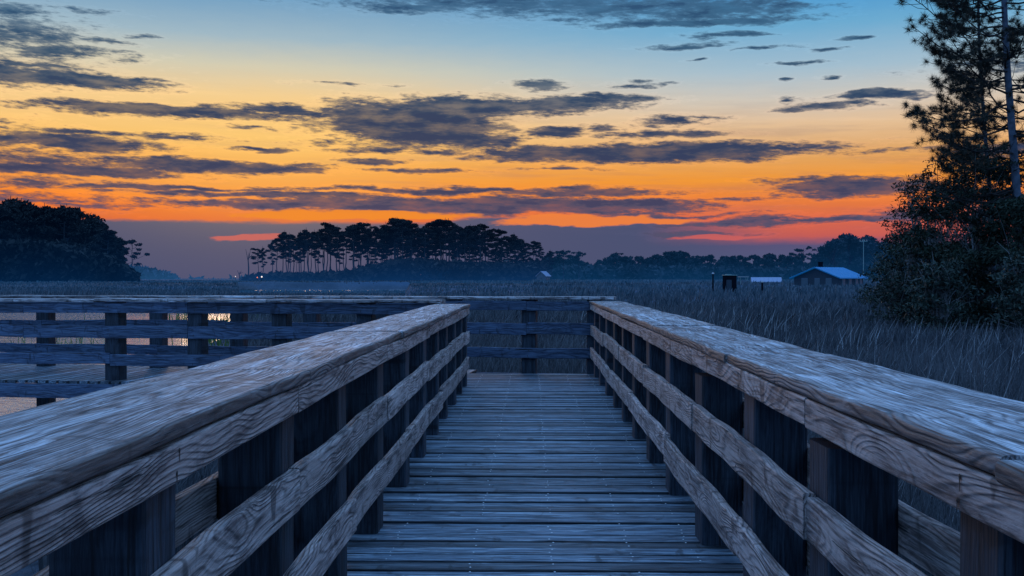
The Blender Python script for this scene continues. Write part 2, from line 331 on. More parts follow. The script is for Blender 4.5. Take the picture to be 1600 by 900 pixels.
# ------------------------------------------------------------------ mesh helper
class MB:
    def __init__(s): s.v = []; s.f = []; s.wc = []; s.r = []; s.mi = []; s.any_wc = False
    def add(s, vs, fs, wc=None, r=None, mi=0):
        o = len(s.v); s.v += [tuple(p) for p in vs]; s.f += [tuple(i + o for i in f) for f in fs]
        s.wc += wc if wc else [(0,0,0)]*len(vs)
        if r is None: r = random.random()
        s.r += r if isinstance(r, list) else [r]*len(vs)
        s.mi += [mi]*len(fs)
    def box(s, c, d, r=None, R=None, mi=0):
        x, y, z = d[0]/2, d[1]/2, d[2]/2
        ps = [Vector((a*x, b_*y, e*z)) for a in (-1,1) for b_ in (-1,1) for e in (-1,1)]
        if R: ps = [R @ p for p in ps]
        s.add([p + Vector(c) for p in ps], [(0,1,3,2),(4,6,7,5),(0,4,5,1),(2,3,7,6),(0,2,6,4),(1,5,7,3)], r=r, mi=mi)
    def tube(s, pts, rad, n=6, r=None, cap=True):
        vs = []; fs = []; k = len(pts)
        for i, p in enumerate(pts):
            p = Vector(p)
            d = (Vector(pts[min(i+1, k-1)]) - Vector(pts[max(i-1, 0)])).normalized()
            a = d.cross(Vector((.31,.17,.93)) if abs(d.z) < .9 else Vector((1,.1,0))).normalized(); b_ = d.cross(a)
            for j in range(n):
                th = 2*pi*j/n; vs.append(p + (a*cos(th) + b_*sin(th))*rad[i])
        for i in range(k-1):
            for j in range(n):
                fs.append((i*n+j, i*n+(j+1)%n, (i+1)*n+(j+1)%n, (i+1)*n+j))
        if cap: fs.append(tuple(range(n))[::-1]); fs.append(tuple((k-1)*n + j for j in range(n)))
        s.add(vs, fs, r=r)
    def build(s, name, mats, parent=None, loc=None, smooth=False):
        me = bpy.data.meshes.new(name)
        base = Vector((0,0,0))
        if parent is not None: base = root_loc(parent)
        elif loc is not None: base = Vector(loc)
        vs = [(p[0]-base.x, p[1]-base.y, p[2]-base.z) for p in s.v]
        me.from_pydata(vs, [], s.f)
        if not isinstance(mats, (list, tuple)): mats = [mats]
        for q in mats: me.materials.append(q)
        if len(mats) > 1: me.polygons.foreach_set('material_index', s.mi)
        a = me.attributes.new('wc', 'FLOAT_VECTOR', 'POINT'); a.data.foreach_set('vector', [c for p in s.wc for c in p])
        a = me.attributes.new('rnd', 'FLOAT', 'POINT'); a.data.foreach_set('value', s.r)
        if smooth: me.polygons.foreach_set('use_smooth', [True]*len(me.polygons))
        me.update()
        o = bpy.data.objects.new(name, me); COL.objects.link(o)
        if parent is not None: o.parent = parent
        elif loc is not None: o.location = base
        return o
def root_loc(o):
    p = Vector((0,0,0))
    while o is not None: p += o.location; o = o.parent
    return p
def tag(o, label=None, cat=None, group=None, kind=None):
    if label: o['label'] = label
    if cat: o['category'] = cat
    if group: o['group'] = group
    if kind: o['kind'] = kind
    return o
def thing(name, label, cat, loc=(0,0,0), group=None):
    o = bpy.data.objects.new(name, None); COL.objects.link(o); o.location = loc; o.empty_display_size = .2
    return tag(o, label, cat, group)
def copy_tree(o, parent=None):
    c = o.copy(); COL.objects.link(c)
    if parent is not None: c.parent = parent
    for ch in o.children: copy_tree(ch, c)
    return c

def wob(x, s): return (sin(x*2.1 + s*13.7) + .6*sin(x*5.3 + s*7.1) + .35*sin(x*11.9 + s*3.3)) / 1.95

def board(mb, p0, p1, width, thick, horiz, seed=None, wobble=.004, rad=.007, step=.11, mi=0, arc=3):
    """a sawn board from p0 to p1 (axis through its centre); horiz: its wide face looks up, else it stands on edge"""
    p0 = Vector(p0); p1 = Vector(p1); L = (p1-p0).length; dr = (p1-p0)/L
    up = Vector((0,0,1)); side = dr.cross(up).normalized(); up = side.cross(dr)
    A, B = (side, up) if horiz else (up, side)
    seed = random.random() if seed is None else seed
    prof = []
    for (sx, sy, a0) in ((1,1,0),(-1,1,90),(-1,-1,180),(1,-1,270)):
        for k in range(arc):
            a = radians(a0 + 90*k/(arc-1)); prof.append((sx*(width/2-rad) + cos(a)*rad, sy*(thick/2-rad) + sin(a)*rad))
    n = len(prof); k = max(2, int(L/step)+1); vs = []; wc = []; fs = []
    for i in range(k):
        s = L*i/(k-1); q = p0 + dr*s
        ow = wob(s*.8, seed)*wobble; ot = wob(s*.7, seed+.37)*wobble*.7; ww = 1 + wob(s*1.9, seed+.7)*wobble*.9
        if i in (0, k-1): e = wob(seed*40, .2)*.004
        else: e = 0
        for (a, b_) in prof:
            vs.append(q + A*(a*ww + ow) + B*(b_ + ot) + dr*(e*a/width*2))
            wc.append((s, a, b_))
    for i in range(k-1):
        for j in range(n):
            fs.append((i*n+j, i*n+(j+1)%n, (i+1)*n+(j+1)%n, (i+1)*n+j))
    fs.append(tuple(range(n))[::-1]); fs.append(tuple((k-1)*n+j for j in range(n)))
    # cut ends read as end grain with the same rings
    mb.add(vs, fs, wc, seed, mi)

def post(mb, x, y, w, z0, z1, seed=None, ang=0.):
    c = Vector((x, y, 0)); seed = random.random() if seed is None else seed
    r = .018; prof = []
    for (sx, sy, a0) in ((1,1,0),(-1,1,90),(-1,-1,180),(1,-1,270)):
        for k in range(3):
            a = radians(a0 + 45*k); prof.append((sx*(w/2-r)+cos(a)*r, sy*(w/2-r)+sin(a)*r))
    vs=[]; wc=[]; fs=[]; n = len(prof); k = 14; lx = random.uniform(-.004,.004); ly = random.uniform(-.004,.004)
    for i in range(k):
        f = i/(k-1); z = z0 + (z1-z0)*f
        for a, b_ in prof:
            xx = a*cos(ang)-b_*sin(ang); yy = a*sin(ang)+b_*cos(ang)
            vs.append(c + Vector((xx + lx*f + wob(z, seed)*.003, yy + ly*f, z))); wc.append((z, a, b_))
    for i in range(k-1):
        for j in range(n): fs.append((i*n+j, i*n+(j+1)%n, (i+1)*n+(j+1)%n, (i+1)*n+j))
    fs.append(tuple(range(n))[::-1]); fs.append(tuple((k-1)*n+j for j in range(n)))
    mb.add(vs, fs, wc, seed)

# ------------------------------------------------------------------ boardwalk deck
XL, XR = -.823, .868          # inner faces of the posts
PW = .21
BD = Vector((-1, .13, 0)).normalized()      # direction of the branch to the left
BN = Vector((BD.y, -BD.x, 0)); BN = BN if BN.y > 0 else -BN
A_NEAR = Vector((XL, 13.05, 0)); A_FAR = Vector((XR, 14.5, 0))
bw = thing('boardwalk', 'weathered grey plank boardwalk deck with nail lines, turning left past the end rail', 'boardwalk', (0, 7, 0))
OUT = .06
mb = MB()
y = -1.6
while y < 12.93:
    wd = .120 + random.uniform(-.004,.004)
    zz = -.019 + random.uniform(-.006,.005)
    board(mb, (XL-PW-OUT+random.uniform(-.02,.02), y+wd/2+random.uniform(-.002,.002), zz), (XR+PW+OUT+random.uniform(-.02,.02), y+wd/2+random.uniform(-.002,.002), zz+random.uniform(-.002,.002)), wd, .038, True, wobble=.0018, rad=.006, step=.3)
    y += .132
ym = y
# corner bay: planks run on across the turn, cut along the far rail
while y < 14.5:
    wd = .139; board(mb, (-1.0, y+wd/2, -.02), (XR+PW+.03, y+wd/2, -.02+random.uniform(-.003,.003)), wd, .038, True, wobble=.0018, rad=.006, step=.3)
    y += wd + .0105
planks = mb.build('decking', M_DECK, bw)
mb = MB()
s = 0.
while s < 15.:
    wd = .139
    q = A_NEAR + BD*(s+.27+wd/2) - BN*.34; zz = -.02 + random.uniform(-.003,.003)
    board(mb, (q.x, q.y, zz), ((q+BN*2.42).x, (q+BN*2.42).y, zz), wd, .038, True, wobble=.0018, rad=.006, step=.4)
    s += wd + .0105
o = mb.build('decking', M_DECK, bw); o['label'] = 'branch deck planks laid across the side walkway'
mb = MB()
for xn in (-.70, -.29, .10, .49, .80):
    yy = -1.6
    while yy < 14.3:
        for off in (.030, .092):
            if random.random() < .6:
                cx = xn + random.uniform(-.012,.012); cy = yy + off + random.uniform(-.006,.006)
                rr_ = .0052
                vs = [(cx+rr_*cos(a), cy+rr_*sin(a), .0025) for a in [2*pi*k/8 for k in range(8)]] + [(cx, cy, .0045)]
                mb.add(vs, [(k, (k+1)%8, 8) for k in range(8)])
        yy += .132
o = mb.build('nail', M_NAIL, bw); o['kind'] = 'stuff'
for (a, b_) in (((XL-PW-.05, -1.6), (XL-PW-.05, 12.8)), ((XR+PW+.05, -1.6), (XR+PW+.05, 14.7)), ((0., -1.6), (0., 14.4))):
    mb = MB(); board(mb, (a[0], a[1], -.16), (b_[0], b_[1], -.16), .22, .05, False, step=.5); mb.build('rim_beam', M_POST, bw)
for base, off, L in ((A_NEAR, -.36, 15.), (A_FAR + BN*.40, 0., 16.)):
    q = base + BN*off; e = q + BD*L
    mb = MB(); board(mb, (q.x, q.y, -.135), (e.x, e.y, -.135), .19, .05, False, step=.5); mb.build('rim_beam', M_RAILFAR, bw)

# ------------------------------------------------------------------ railings
def cuts(s0, s1, seams):
    c = [s0] + [q for q in seams if s0 < q < s1] + [s1]
    return list(zip(c[:-1], c[1:]))

MAINB = ((.955, .088, 'top_rail', 0), (.645, .138, 'middle_rail', 1), (.302, .146, 'bottom_rail', 2))
FARB = ((.965, .135, 'top_rail', 0), (.640, .165, 'middle_rail', 1), (.282, .150, 'bottom_rail', 2))
def railing(name, label, org, dr, inward, s0, s1, posts, capseams, railseams, mats, sides=(0, 1), short=(), seed=1, capz=1.021, capw=.445, boards=MAINB):
    """org: point on the posts' inner face line; dr: along; inward: unit vector towards the walkway"""
    random.seed(seed)
    mcap, mrail, mpost = mats
    org = Vector(org); dr = Vector(dr); inward = Vector(inward); mid = org + dr*(s0+s1)/2
    rt = thing(name, label, 'railing', (mid.x, mid.y, 0)); ang = atan2(dr.y, dr.x)
    for i, s in enumerate(posts):
        q = org + dr*(s + PW/2) - inward*(PW/2)
        mb = MB(); top = capz - .025 if i not in short else .86
        post(mb, q.x, q.y, PW, -1.9, top, ang=ang + random.gauss(0, .015)); mb.build('post', mpost, rt)
    for (a, b_) in cuts(s0, s1, capseams):
        q = org - inward*(capw/2 - .05)
        z = capz + random.uniform(-.003,.004)
        mb = MB(); j = random.uniform(-.008,.008)
        board(mb, q + dr*(a+.002) + inward*j + Vector((0,0,z)), q + dr*(b_-.002) + inward*(j+random.uniform(-.006,.006)) + Vector((0,0,z+random.uniform(-.003,.003))), capw, .042, True, wobble=.007, rad=.012, arc=4)
        mb.build('cap_board', mcap, rt)
    for zc, hgt, nm, k in boards:
        for side in sides:
            off = inward*.0215 if side == 0 else -inward*(PW+.0215)
            sm = [q + (.0, .0, 1.1)[k] + side*1.1 for q in railseams]
            for (a, b_) in cuts(s0, s1, sm):
                jz = .004 if k == 0 else .013
                z = zc + random.uniform(-jz,jz); mb = MB()
                board(mb, org + off + dr*(a+.002) + Vector((0,0,z)), org + off + dr*(b_-.002) + Vector((0,0,z+random.uniform(-jz,jz))), hgt + random.uniform(-.005,.005), .038, False, wobble=.004 if k == 0 else .010, rad=.006)
                for ps in posts:
                    for dn_ in (-.024, .024) if k == 0 else (-.035, .038):
                        sn = ps + PW/2 + random.uniform(-.03,.03)
                        if not a + .03 < sn < b_ - .03: continue
                        for fc in ((1,) if side == 0 else (-1,)):
                            cc = org + off + dr*sn + Vector((0,0,z+dn_)) + inward*(fc*.0212)
                            vsn = [cc + dr*cos(th_)*.0062 + Vector((0,0,sin(th_)*.0062)) for th_ in [2*pi*q_/8 for q_ in range(8)]] + [cc + inward*fc*.002]
                            mb.add(vsn, [(q_, (q_+1)%8, 8) for q_ in range(8)], mi=1)
                            # rust run below the head, lying just proud of the face
                            l_ = random.uniform(.012,.03); e_ = inward*(fc*.0004)
                            mb.add([cc - dr*.003 + e_, cc + dr*.003 + e_, cc + dr*.0015 - Vector((0,0,l_)) + e_, cc - dr*.0015 - Vector((0,0,l_)) + e_], [(0,1,2,3)], mi=1)
                mb.build(nm, (mrail, M_RUST), rt)
    return rt

YD = Vector((0,1,0))
railing('railing', 'weathered wooden railing along the near boardwalk under the swirl-grained cap, on the creek side', (XL,0,0), YD, (1,0,0), -1.5, 12.80,
        [-1.1, -.05, 1.05, 2.14, 3.3, 4.3, 5.4, 6.6, 7.7, 8.8, 9.8, 10.86, 11.9, 12.75], [.9, 3.55, 6.1, 8.6, 11.1], [1.1+.05, 3.3+.1, 5.4+.1, 7.7+.1, 9.8+.1, 11.9+.1],
        (M_CAP, M_RAIL, M_POST), seed=5)
railing('railing', 'weathered wooden railing along the near boardwalk beside the reeds and the tall pine', (XR,0,0), YD, (-1,0,0), -1.5, 14.44,
        [-1.2, -.15, .85, 1.88, 3.0, 4.0, 5.2, 6.4, 7.5, 8.6, 9.65, 10.7, 11.8, 12.9, 14.0], [-.7, 1.81, 4.36, 6.95, 9.5, 12.0], [.85+.1, 3.0+.1, 5.2+.1, 7.5+.1, 9.65+.1, 11.8+.1],
        (M_CAP, M_RAIL, M_POST), short=(4, 6), seed=12)
def sx(org, x): return (org.x - x) / -BD.x
nearx = [-1.2, -2.13, -3.26, -4.42, -5.58, -7.75, -8.9, -10.1, -11.3, -12.5, -13.8]
railing('railing', 'blue-shaded wooden railing on the near edge of the side walkway over the creek', A_NEAR, BD, BN, .30, 15.,
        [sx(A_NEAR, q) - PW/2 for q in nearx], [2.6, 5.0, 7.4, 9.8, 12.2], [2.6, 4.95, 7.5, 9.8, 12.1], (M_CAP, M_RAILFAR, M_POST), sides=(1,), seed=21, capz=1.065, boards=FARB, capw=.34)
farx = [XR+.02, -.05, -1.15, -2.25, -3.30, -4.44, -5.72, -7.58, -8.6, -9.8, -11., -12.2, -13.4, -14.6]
railing('railing', 'blue-shaded wooden railing closing the far end of the boardwalk and the side walkway', A_FAR, BD, -BN, -.32, 16.,
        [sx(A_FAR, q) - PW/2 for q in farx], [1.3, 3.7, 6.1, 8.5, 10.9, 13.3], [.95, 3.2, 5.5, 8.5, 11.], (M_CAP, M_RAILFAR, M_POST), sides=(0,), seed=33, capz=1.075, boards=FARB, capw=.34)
random.seed(3)

# ------------------------------------------------------------------ terrain and water
def ctr_noise(x, y):
    return sin(x*.11+1.3)*cos(y*.09+.4) + .5*sin(x*.27+y*.21) + .3*sin(x*.63-y*.51+2.)
def creek(x, y):
    """>0 in open water (metres inside, roughly)"""
    nz = ctr_noise(x, y)
    right = -.25*y - 2.8 + nz*.8
    a = min(right - x, y - 2.5 + 8., 84 + nz*3 - y) if y > 9 else -2 + min(-6.5 - x + nz*.5, 3)
    # second channel farther out
    u = x/y if y > 1 else 9
    b_ = min(14 + nz*2 - abs(y - 232 - x*.08), (x - (-.272*y))*1., (-.10*y - x)) if y > 150 else -9
    return max(a, b_)
def gheight(x, y):
    d = sqrt(x*x + y*y)
    land = -1.12 + .10*ctr_noise(x*1.7, y*1.7) + (1.65 * min(1, max(0, (d-70)/110)))
    if 95 < y < 235 and -.29 < x/y < -.12: land = -1.25
    c = creek(x, y)
    k = min(1, max(0, (c + 1.)/2.)); k = k*k*(3-2*k)
    return land*(1-k) + (-1.9)*k
ds = [0]; d = .8
while d < 9000: ds.append(d); d *= 1.035
ths = np.linspace(-pi, pi, 361)[:-1]
ths = sorted(list(np.linspace(-pi, -.75, 60)[:-1]) + list(np.linspace(-.75, .75, 260)) + list(np.linspace(.75, pi, 60)[1:-1]))
vs = [(0, 0, -1.2)]; fs = []
n = len(ths)
for d in ds[1:]:
    for th in ths:
        x, y = sin(th)*d, cos(th)*d
        z = gheight(x, y)
        vs.append((x, y, z))
for j in range(n): fs.append((0, 1+(j+1)%n, 1+j))
for i in range(len(ds)-2):
    for j in range(n):
        a = 1+i*n+j; b_ = 1+i*n+(j+1)%n; fs.append((a, b_, b_+n, a+n))
mb = MB(); mb.add(vs, [f[::-1] for f in fs], r=.5)
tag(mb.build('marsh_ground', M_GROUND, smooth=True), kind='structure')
mb = MB(); R_ = 12000; mb.add([(-R_,-R_,WATER_Z),(R_,-R_,WATER_Z),(R_,R_,WATER_Z),(-R_,R_,WATER_Z)], [(0,1,2,3)])
tag(mb.build('water', M_WATER), kind='structure')

# ------------------------------------------------------------------ reeds
def blades(name, P, H, W, lean, mat, rnd, bend=.5):
    """numpy: P n x 3 roots, H heights, W widths, lean n x 2 (offset of the tip)"""
    n = len(P); side = rng.normal(size=(n, 2)); side[:,1] *= .35; side /= np.linalg.norm(side, axis=1)[:,None]
    V = np.zeros((n, 5, 3), np.float32)
    w3 = np.zeros((n, 3)); w3[:, :2] = side * W[:,None]/2
    l3 = np.zeros((n, 3)); l3[:, :2] = lean
    up = np.zeros((n, 3)); up[:,2] = H
    V[:,0] = P - w3; V[:,1] = P + w3
    mid = P + up*.6 + l3*.6*bend
    V[:,2] = mid + w3*.8; V[:,3] = mid - w3*.8
    V[:,4] = P + up*(1 - .25*np.minimum(1, np.linalg.norm(lean, axis=1)/H))[:,None] + l3
    me = bpy.data.meshes.new(name); me.vertices.add(n*5); me.vertices.foreach_set('co', V.ravel())
    base = np.arange(n)*5
    loops = np.stack([base, base+1, base+2, base+3, base+3, base+2, base+4], 1).ravel()
    me.loops.add(n*7); me.loops.foreach_set('vertex_index', loops.astype(np.int32))
    me.polygons.add(n*2); st = np.stack([np.arange(n)*7, np.arange(n)*7+4], 1).ravel()
    me.polygons.foreach_set('loop_start', st.astype(np.int32))
    me.update(calc_edges=True); me.validate()
    a = me.attributes.new('rnd', 'FLOAT', 'POINT'); a.data.foreach_set('value', np.repeat(rnd, 5).astype(np.float32))
    me.materials.append(mat)
    o = bpy.data.objects.new(name, me); COL.objects.link(o); return o

def on_walk(x, y):
    if XL-.7 < x < XR+.6 and y < 15.4: return True
    q = Vector((x, y, 0)) - A_NEAR; s = q.dot(BD); t_ = q.dot(BN)
    return s > -2.5 and -.6 < t_ < 2.7
P=[]; H=[]; W=[]; LN=[]; RD=[]
def reed_zone(n, d0, d1, px0, px1, power=1.):
    for _ in range(n):
        d = d0 + (d1-d0)*random.random()**power; px = random.uniform(px0, px1); p = at(px, d)
        if d < 6: p = Vector((random.uniform(1.5, 7), random.uniform(.3, 7), 0))
        x, y = p.x, p.y
        if on_walk(x, y) or creek(x, y) > -.4: continue
        patch = .5 + .5*sin(x*.9+1.7*sin(y*.35))*cos(y*.6+.8*sin(x*.4))
        far = min(1, max(0, (d-60)/90))
        h = (.85 + .45*patch + random.gauss(0, .14)) * (1 - .48*far)
        if x < 0 and d > 100: h *= .6
        if 95 < y < 235 and -.29 < x/y < -.12: h *= .5
        P.append((x, y, gheight(x, y)-.05)); H.append(max(.3, h)); W.append(max(.007, .0011*d)*random.uniform(.6,1.5))
        la = random.gauss(.6, 1.2); ll = abs(random.gauss(.0, .3)) + .05
        LN.append((cos(la)*ll*h, sin(la)*ll*h)); RD.append(min(1, max(0, .45*patch + random.gauss(.15,.28))))
reed_zone(9000, 2, 6, 0, 1)
reed_zone(38000, 6, 22, 850, 1900)
reed_zone(9000, 15.6, 24, 560, 960)
reed_zone(9000, 7, 14, 60, 760)
reed_zone(60000, 20, 60, 380, 1750)
reed_zone(45000, 60, 300, -100, 1700)
reed_zone(5000, 84, 140, -100, 500)
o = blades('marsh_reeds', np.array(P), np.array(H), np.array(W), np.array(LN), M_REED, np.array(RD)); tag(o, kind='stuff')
# paler stalks scattered through
P=[]; H=[]; W=[]; LN=[]; RD=[]
for _ in range(1000):
    d = 7 + 38*random.random()**1.3; px = random.uniform(900, 1750); p = at(px, d)
    if on_walk(p.x, p.y) or creek(p.x, p.y) > -.4: continue
    P.append((p.x, p.y, gheight(p.x, p.y))); h = random.uniform(1.1, 1.55); H.append(h); W.append(max(.007, .0011*d)*random.uniform(.7,1.2))
    la = random.gauss(.3, .8); ll = random.uniform(.15,.65); LN.append((cos(la)*ll, sin(la)*ll)); RD.append(random.random())
o = blades('pale_reed_stalks', np.array(P), np.array(H), np.array(W), np.array(LN), M_REEDP, np.array(RD)); tag(o, kind='stuff')
P=[]; H=[]; W=[]; LN=[]; RD=[]
for (cpx, cd, n, sp) in ((395,47,260,.9),(345,52,120,.9),(420,40,120,.8),(300,60,60,.9),(365,36,80,.7),(475,38,120,1.),(330,42,60,.6),(45,36,40,1.1),(110,34,25,.7),(130,48,40,1.2),(385,24,40,.5)):
    for _ in range(n):
        q = at(cpx, cd) + Vector((random.gauss(0, sp), random.gauss(0, sp), 0))
        P.append((q.x, q.y, -1.4)); h = random.uniform(.5, 1.25); H.append(h); W.append(.0011*cd*random.uniform(.6,1.1))
        la = random.uniform(0, 2*pi); ll = random.uniform(.05,.35)*h; LN.append((cos(la)*ll, sin(la)*ll)); RD.append(random.random())
o = blades('green_reeds', np.array(P), np.array(H), np.array(W), np.array(LN), M_GREEN, np.array(RD)); tag(o, kind='stuff')

# ------------------------------------------------------------------ foliage helpers
def leaves(mb, centre, radii, n, size, shell=.5, flat=.0, elong=1., rb=0.):
    c = Vector(centre)
    for _ in range(n):
        u = Vector((random.gauss(0,1), random.gauss(0,1), random.gauss(0,1))); u.normalize()
        r = (shell + (1-shell)*random.random())*(1 + random.gauss(0,.1)) if random.random() < .7 else random.random()**.5
        p = c + Vector((u.x*radii[0]*r, u.y*radii[1]*r, u.z*radii[2]*r))
        a = Vector((random.gauss(0,1), random.gauss(0,1), random.gauss(0,1-flat))).normalized()
        b_ = a.cross(Vector((random.gauss(0,1), random.gauss(0,1), random.gauss(0,1)))).normalized()
        s = size*random.uniform(.5,1.3)
        # lit tops, dark undersides by leaf value
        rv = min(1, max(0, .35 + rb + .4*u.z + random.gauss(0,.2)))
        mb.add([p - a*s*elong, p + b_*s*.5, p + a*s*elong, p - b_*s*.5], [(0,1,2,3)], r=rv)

def curve(p0, p1, sag, k=6, jit=0.):
    p0 = Vector(p0); p1 = Vector(p1); out = []
    for i in range(k):
        f = i/(k-1); q = p0.lerp(p1, f); q.z += sag*sin(pi*f)
        if 0 < i < k-1: q += Vector((random.gauss(0,jit), random.gauss(0,jit), random.gauss(0,jit)))
        out.append(q)
    return out

def far_pine(H, spread, crown0, npuff, seed, mats, leaf=.42, label=None, lean=0., flatpuff=.5, puff=1.35, fill=1.):
    """a tall pine seen from afar: bare trunk, limbs, flattish tufted crown; built at the origin"""
    random.seed(seed)
    rt = bpy.data.objects.new('pine_tree', None); COL.objects.link(rt)
    mb = MB(); top = Vector((lean*H + random.gauss(0,.3), random.gauss(0,.3), H*.95))
    tr = curve((0,0,-1.), top, 0, 8, .12)
    mb.tube(tr, [.24*(1-.75*i/7)*H/20 for i in range(8)], 6)
    cb = MB()
    for i in range(npuff):
        f = crown0 + (1-crown0)*((i+.5)/npuff)**.85
        rel = (f-crown0)/(1-crown0)
        reach = spread*(sqrt(max(.05, 1 - (rel*1.02-.45)**2/.42)))*random.uniform(.55,1.1)
        if i > npuff*.85: reach *= .35
        a = i*2.4 + random.gauss(0,.4)
        base = Vector((top.x*f, top.y*f, (H*.95)*(f-.06)))
        tip = Vector((base.x + cos(a)*reach, base.y + sin(a)*reach, min(H, base.z + reach*.28 + random.gauss(0,.4))))
        mb.tube(curve(base, tip, -.2, 4, .1), [.09*H/20,.07*H/20,.05*H/20,.03*H/20], 4, cap=False)
        pr = random.uniform(.62,1.15)*H/20*1.15*puff
        leaves(cb, tip, (pr, pr, pr*flatpuff), int(70*pr*pr*.62/leaf/leaf*.3*fill), leaf, .55, elong=1.)
        if random.random() < .6:
            q = base.lerp(tip, .55); pr *= .7; leaves(cb, q + Vector((0,0,.3)), (pr,pr,pr*.45), int(50*pr*pr*.5/leaf/leaf*.3), leaf, .5)
    mb.build('trunk', mats[0], rt, smooth=True); cb.build('crown', mats[1], rt)
    return rt

def dense_tree(H, wid, seed, mats, leaf=.5, low=.12):
    random.seed(seed)
    rt = bpy.data.objects.new('broadleaf_tree', None); COL.objects.link(rt)
    mb = MB(); cb = MB()
    mb.tube(curve((0,0,-1),(random.gauss(0,.3),random.gauss(0,.3),H*.8),0,6,.15), [.3*(1-.7*i/5)*H/16 for i in range(6)], 6)
    for i in range(26):
        f = low + (1-low)*random.random()**.8
        env = wid*sqrt(max(.04, 1 - ((f-.52)/.55)**2))
        a = random.uniform(0, 2*pi); r = env*random.uniform(.3,.9)
        c = Vector((cos(a)*r, sin(a)*r, H*f - .4))
        pr = random.uniform(.9,1.7)*H/16
        mb.tube([Vector((0,0,H*f*.6)), c], [.08,.03], 4, cap=False)
        c.z = min(c.z, H - pr*.6)
        leaves(cb, c, (pr*1.15, pr*1.15, pr*.75), int(52*pr*pr/leaf/leaf*.4), leaf, .5)
    mb.build('trunk', mats[0], rt, smooth=True); cb.build('crown', mats[1], rt)
    return rt

protos_used = set()
def place(proto, loc, h, h0, label, group=None, cat='tree', name=None, rz=None):
    if proto.name in protos_used: o = copy_tree(proto)
    else: o = proto; protos_used.add(proto.name)
    o.location = loc; s = h/h0; o.scale = (s, s, s); o.rotation_euler = (0, 0, random.uniform(0, 6.28) if rz is None else rz)
    for k in ('label','category','group'):
        if k in o: del o[k]
    tag(o, label, cat, group)
    return o
def lerp_prof(prof, x):
    for (x0, y0), (x1, y1) in zip(prof[:-1], prof[1:]):
        if x0 <= x <= x1: return y0 + (y1-y0)*(x-x0)/(x1-x0)
    return prof[0][1] if x < prof[0][0] else prof[-1][1]
def scrub(name, prof, d0, d1, n, size, mat, base=-1.0, step=None):
    """undergrowth mass: leaf clumps filling from the ground up to a rough top line"""
    mb = MB()
    x0, x1 = prof[0][0], prof[-1][0]
    for _ in range(n):
        px = random.uniform(x0, x1); d = random.uniform(d0, d1); p = at(px, d)
        topz = CAMZ + d*(435 - lerp_prof(prof, px))/F
        z = base + (topz-base)*random.random()**.75
        pr = size*random.uniform(1.5, 3.)
        leaves(mb, (p.x, p.y, min(z, topz-pr*.62)), (pr, pr, pr*.7), 14, size, .4)
    o = mb.build(name, mat); return tag(o, kind='stuff')

# island grove
PM = (M_BARKF, M_PNEEDLE)
pines = [far_pine(20, 2.9, .58, 15, 101, PM, leaf=.28, puff=.95, flatpuff=.42, fill=.75), far_pine(20, 2.5, .66, 12, 102, PM, lean=.03, leaf=.28, puff=.95, flatpuff=.42, fill=.75),
         far_pine(20, 3.5, .62, 16, 103, PM, leaf=.28, puff=1.05, flatpuff=.4, fill=.7), far_pine(20, 1.9, .48, 15, 104, PM, leaf=.28, puff=.85, fill=.7), far_pine(20, 3.1, .72, 12, 105, PM, lean=-.04, leaf=.28, puff=1.05, flatpuff=.4, fill=.8)]
random.seed(40)
prof = [(400,392),(412,382),(430,370),(450,358),(480,350),(520,347),(560,343),(590,346),(620,333),(650,343),(690,338),(715,340),(740,342),(770,354),(800,362),(830,372),(850,382),(866,392)]
px = 404.
while px < 862:
    for row in range(1 if px < 440 else (2 if px < 560 else 3)):
        q = px + random.uniform(-5, 5); d = random.uniform(285, 345) + row*8
        top = lerp_prof(prof, q) + (random.uniform(-4, 9) if row == 0 else random.uniform(4, 40))
        h = CAMZ + d*(435-top)/F + .9
        p = at(q, d); place(random.choice(pines), (p.x, p.y, -.6), h, 20, 'tall bare-trunked pine in the grove on the marsh island', 'pines of the marsh island grove')
    px += random.uniform(6.5, 11.5)
tp = at(622, 300, 333); place(pines[2], (tp.x, tp.y, -.6), tp.z+.6, 20, 'highest pine rising above the middle of the island grove')
scrub('island_undergrowth', [(385,433),(405,428),(440,427),(500,426),(545,423),(580,414),(620,406),(650,404),(700,408),(760,410),(850,408)], 280, 330, 1300, 1.0, M_PNEEDLE)

# wooded bank on the far left
LM = (M_BARKF, M_LWOOD)
dens_t = [dense_tree(16, 4.2, 201, LM), dense_tree(16, 3.6, 202, LM), dense_tree(16, 4.8, 203, LM, low=.05)]
lpine = [far_pine(18, 3.6, .35, 22, 211, LM), far_pine(18, 3.0, .4, 18, 212, LM)]
random.seed(41)
prof = [(-120,294),(0,308),(14,300),(26,300),(42,316),(60,318),(80,312),(100,316),(118,314),(126,330),(140,328),(158,340),(172,352),(180,366),(195,384),(206,408)]
px = -110.
while px < 198:
    for row in range(3):
        q = px + random.uniform(-6,6); d = random.uniform(205, 250) + row*10
        top = lerp_prof(prof, q) + (random.uniform(-3,5) if row == 0 else random.uniform(4, 26)); h = CAMZ + d*(435-top)/F + .9
        p = at(q, d)
        if row == 0: place(random.choice(lpine), (p.x, p.y, -.7), h, 18, 'dark pine standing in the dense wood across the creek, left of the lone pine', 'pines of the wood across the creek')
        else: place(random.choice(dens_t), (p.x, p.y, -.7), h*random.uniform(.8,1.04), 16, 'dark leafy tree filling the dense wood across the creek', 'leafy trees of the wood across the creek')
    px += random.uniform(12, 17)
scrub('bank_undergrowth', [(-120,375),(60,375),(120,385),(170,400),(208,426)], 200, 225, 1900, .75, M_LWOOD)

lone = far_pine(12, 3.4, .42, 12, 231, PM, leaf=.3)
p = at(207, 225); place(lone, (p.x, p.y, -.8), 1.36+225*67/F+.8, 12, 'lone slender pine at the tip of the left wood, open sky behind it')
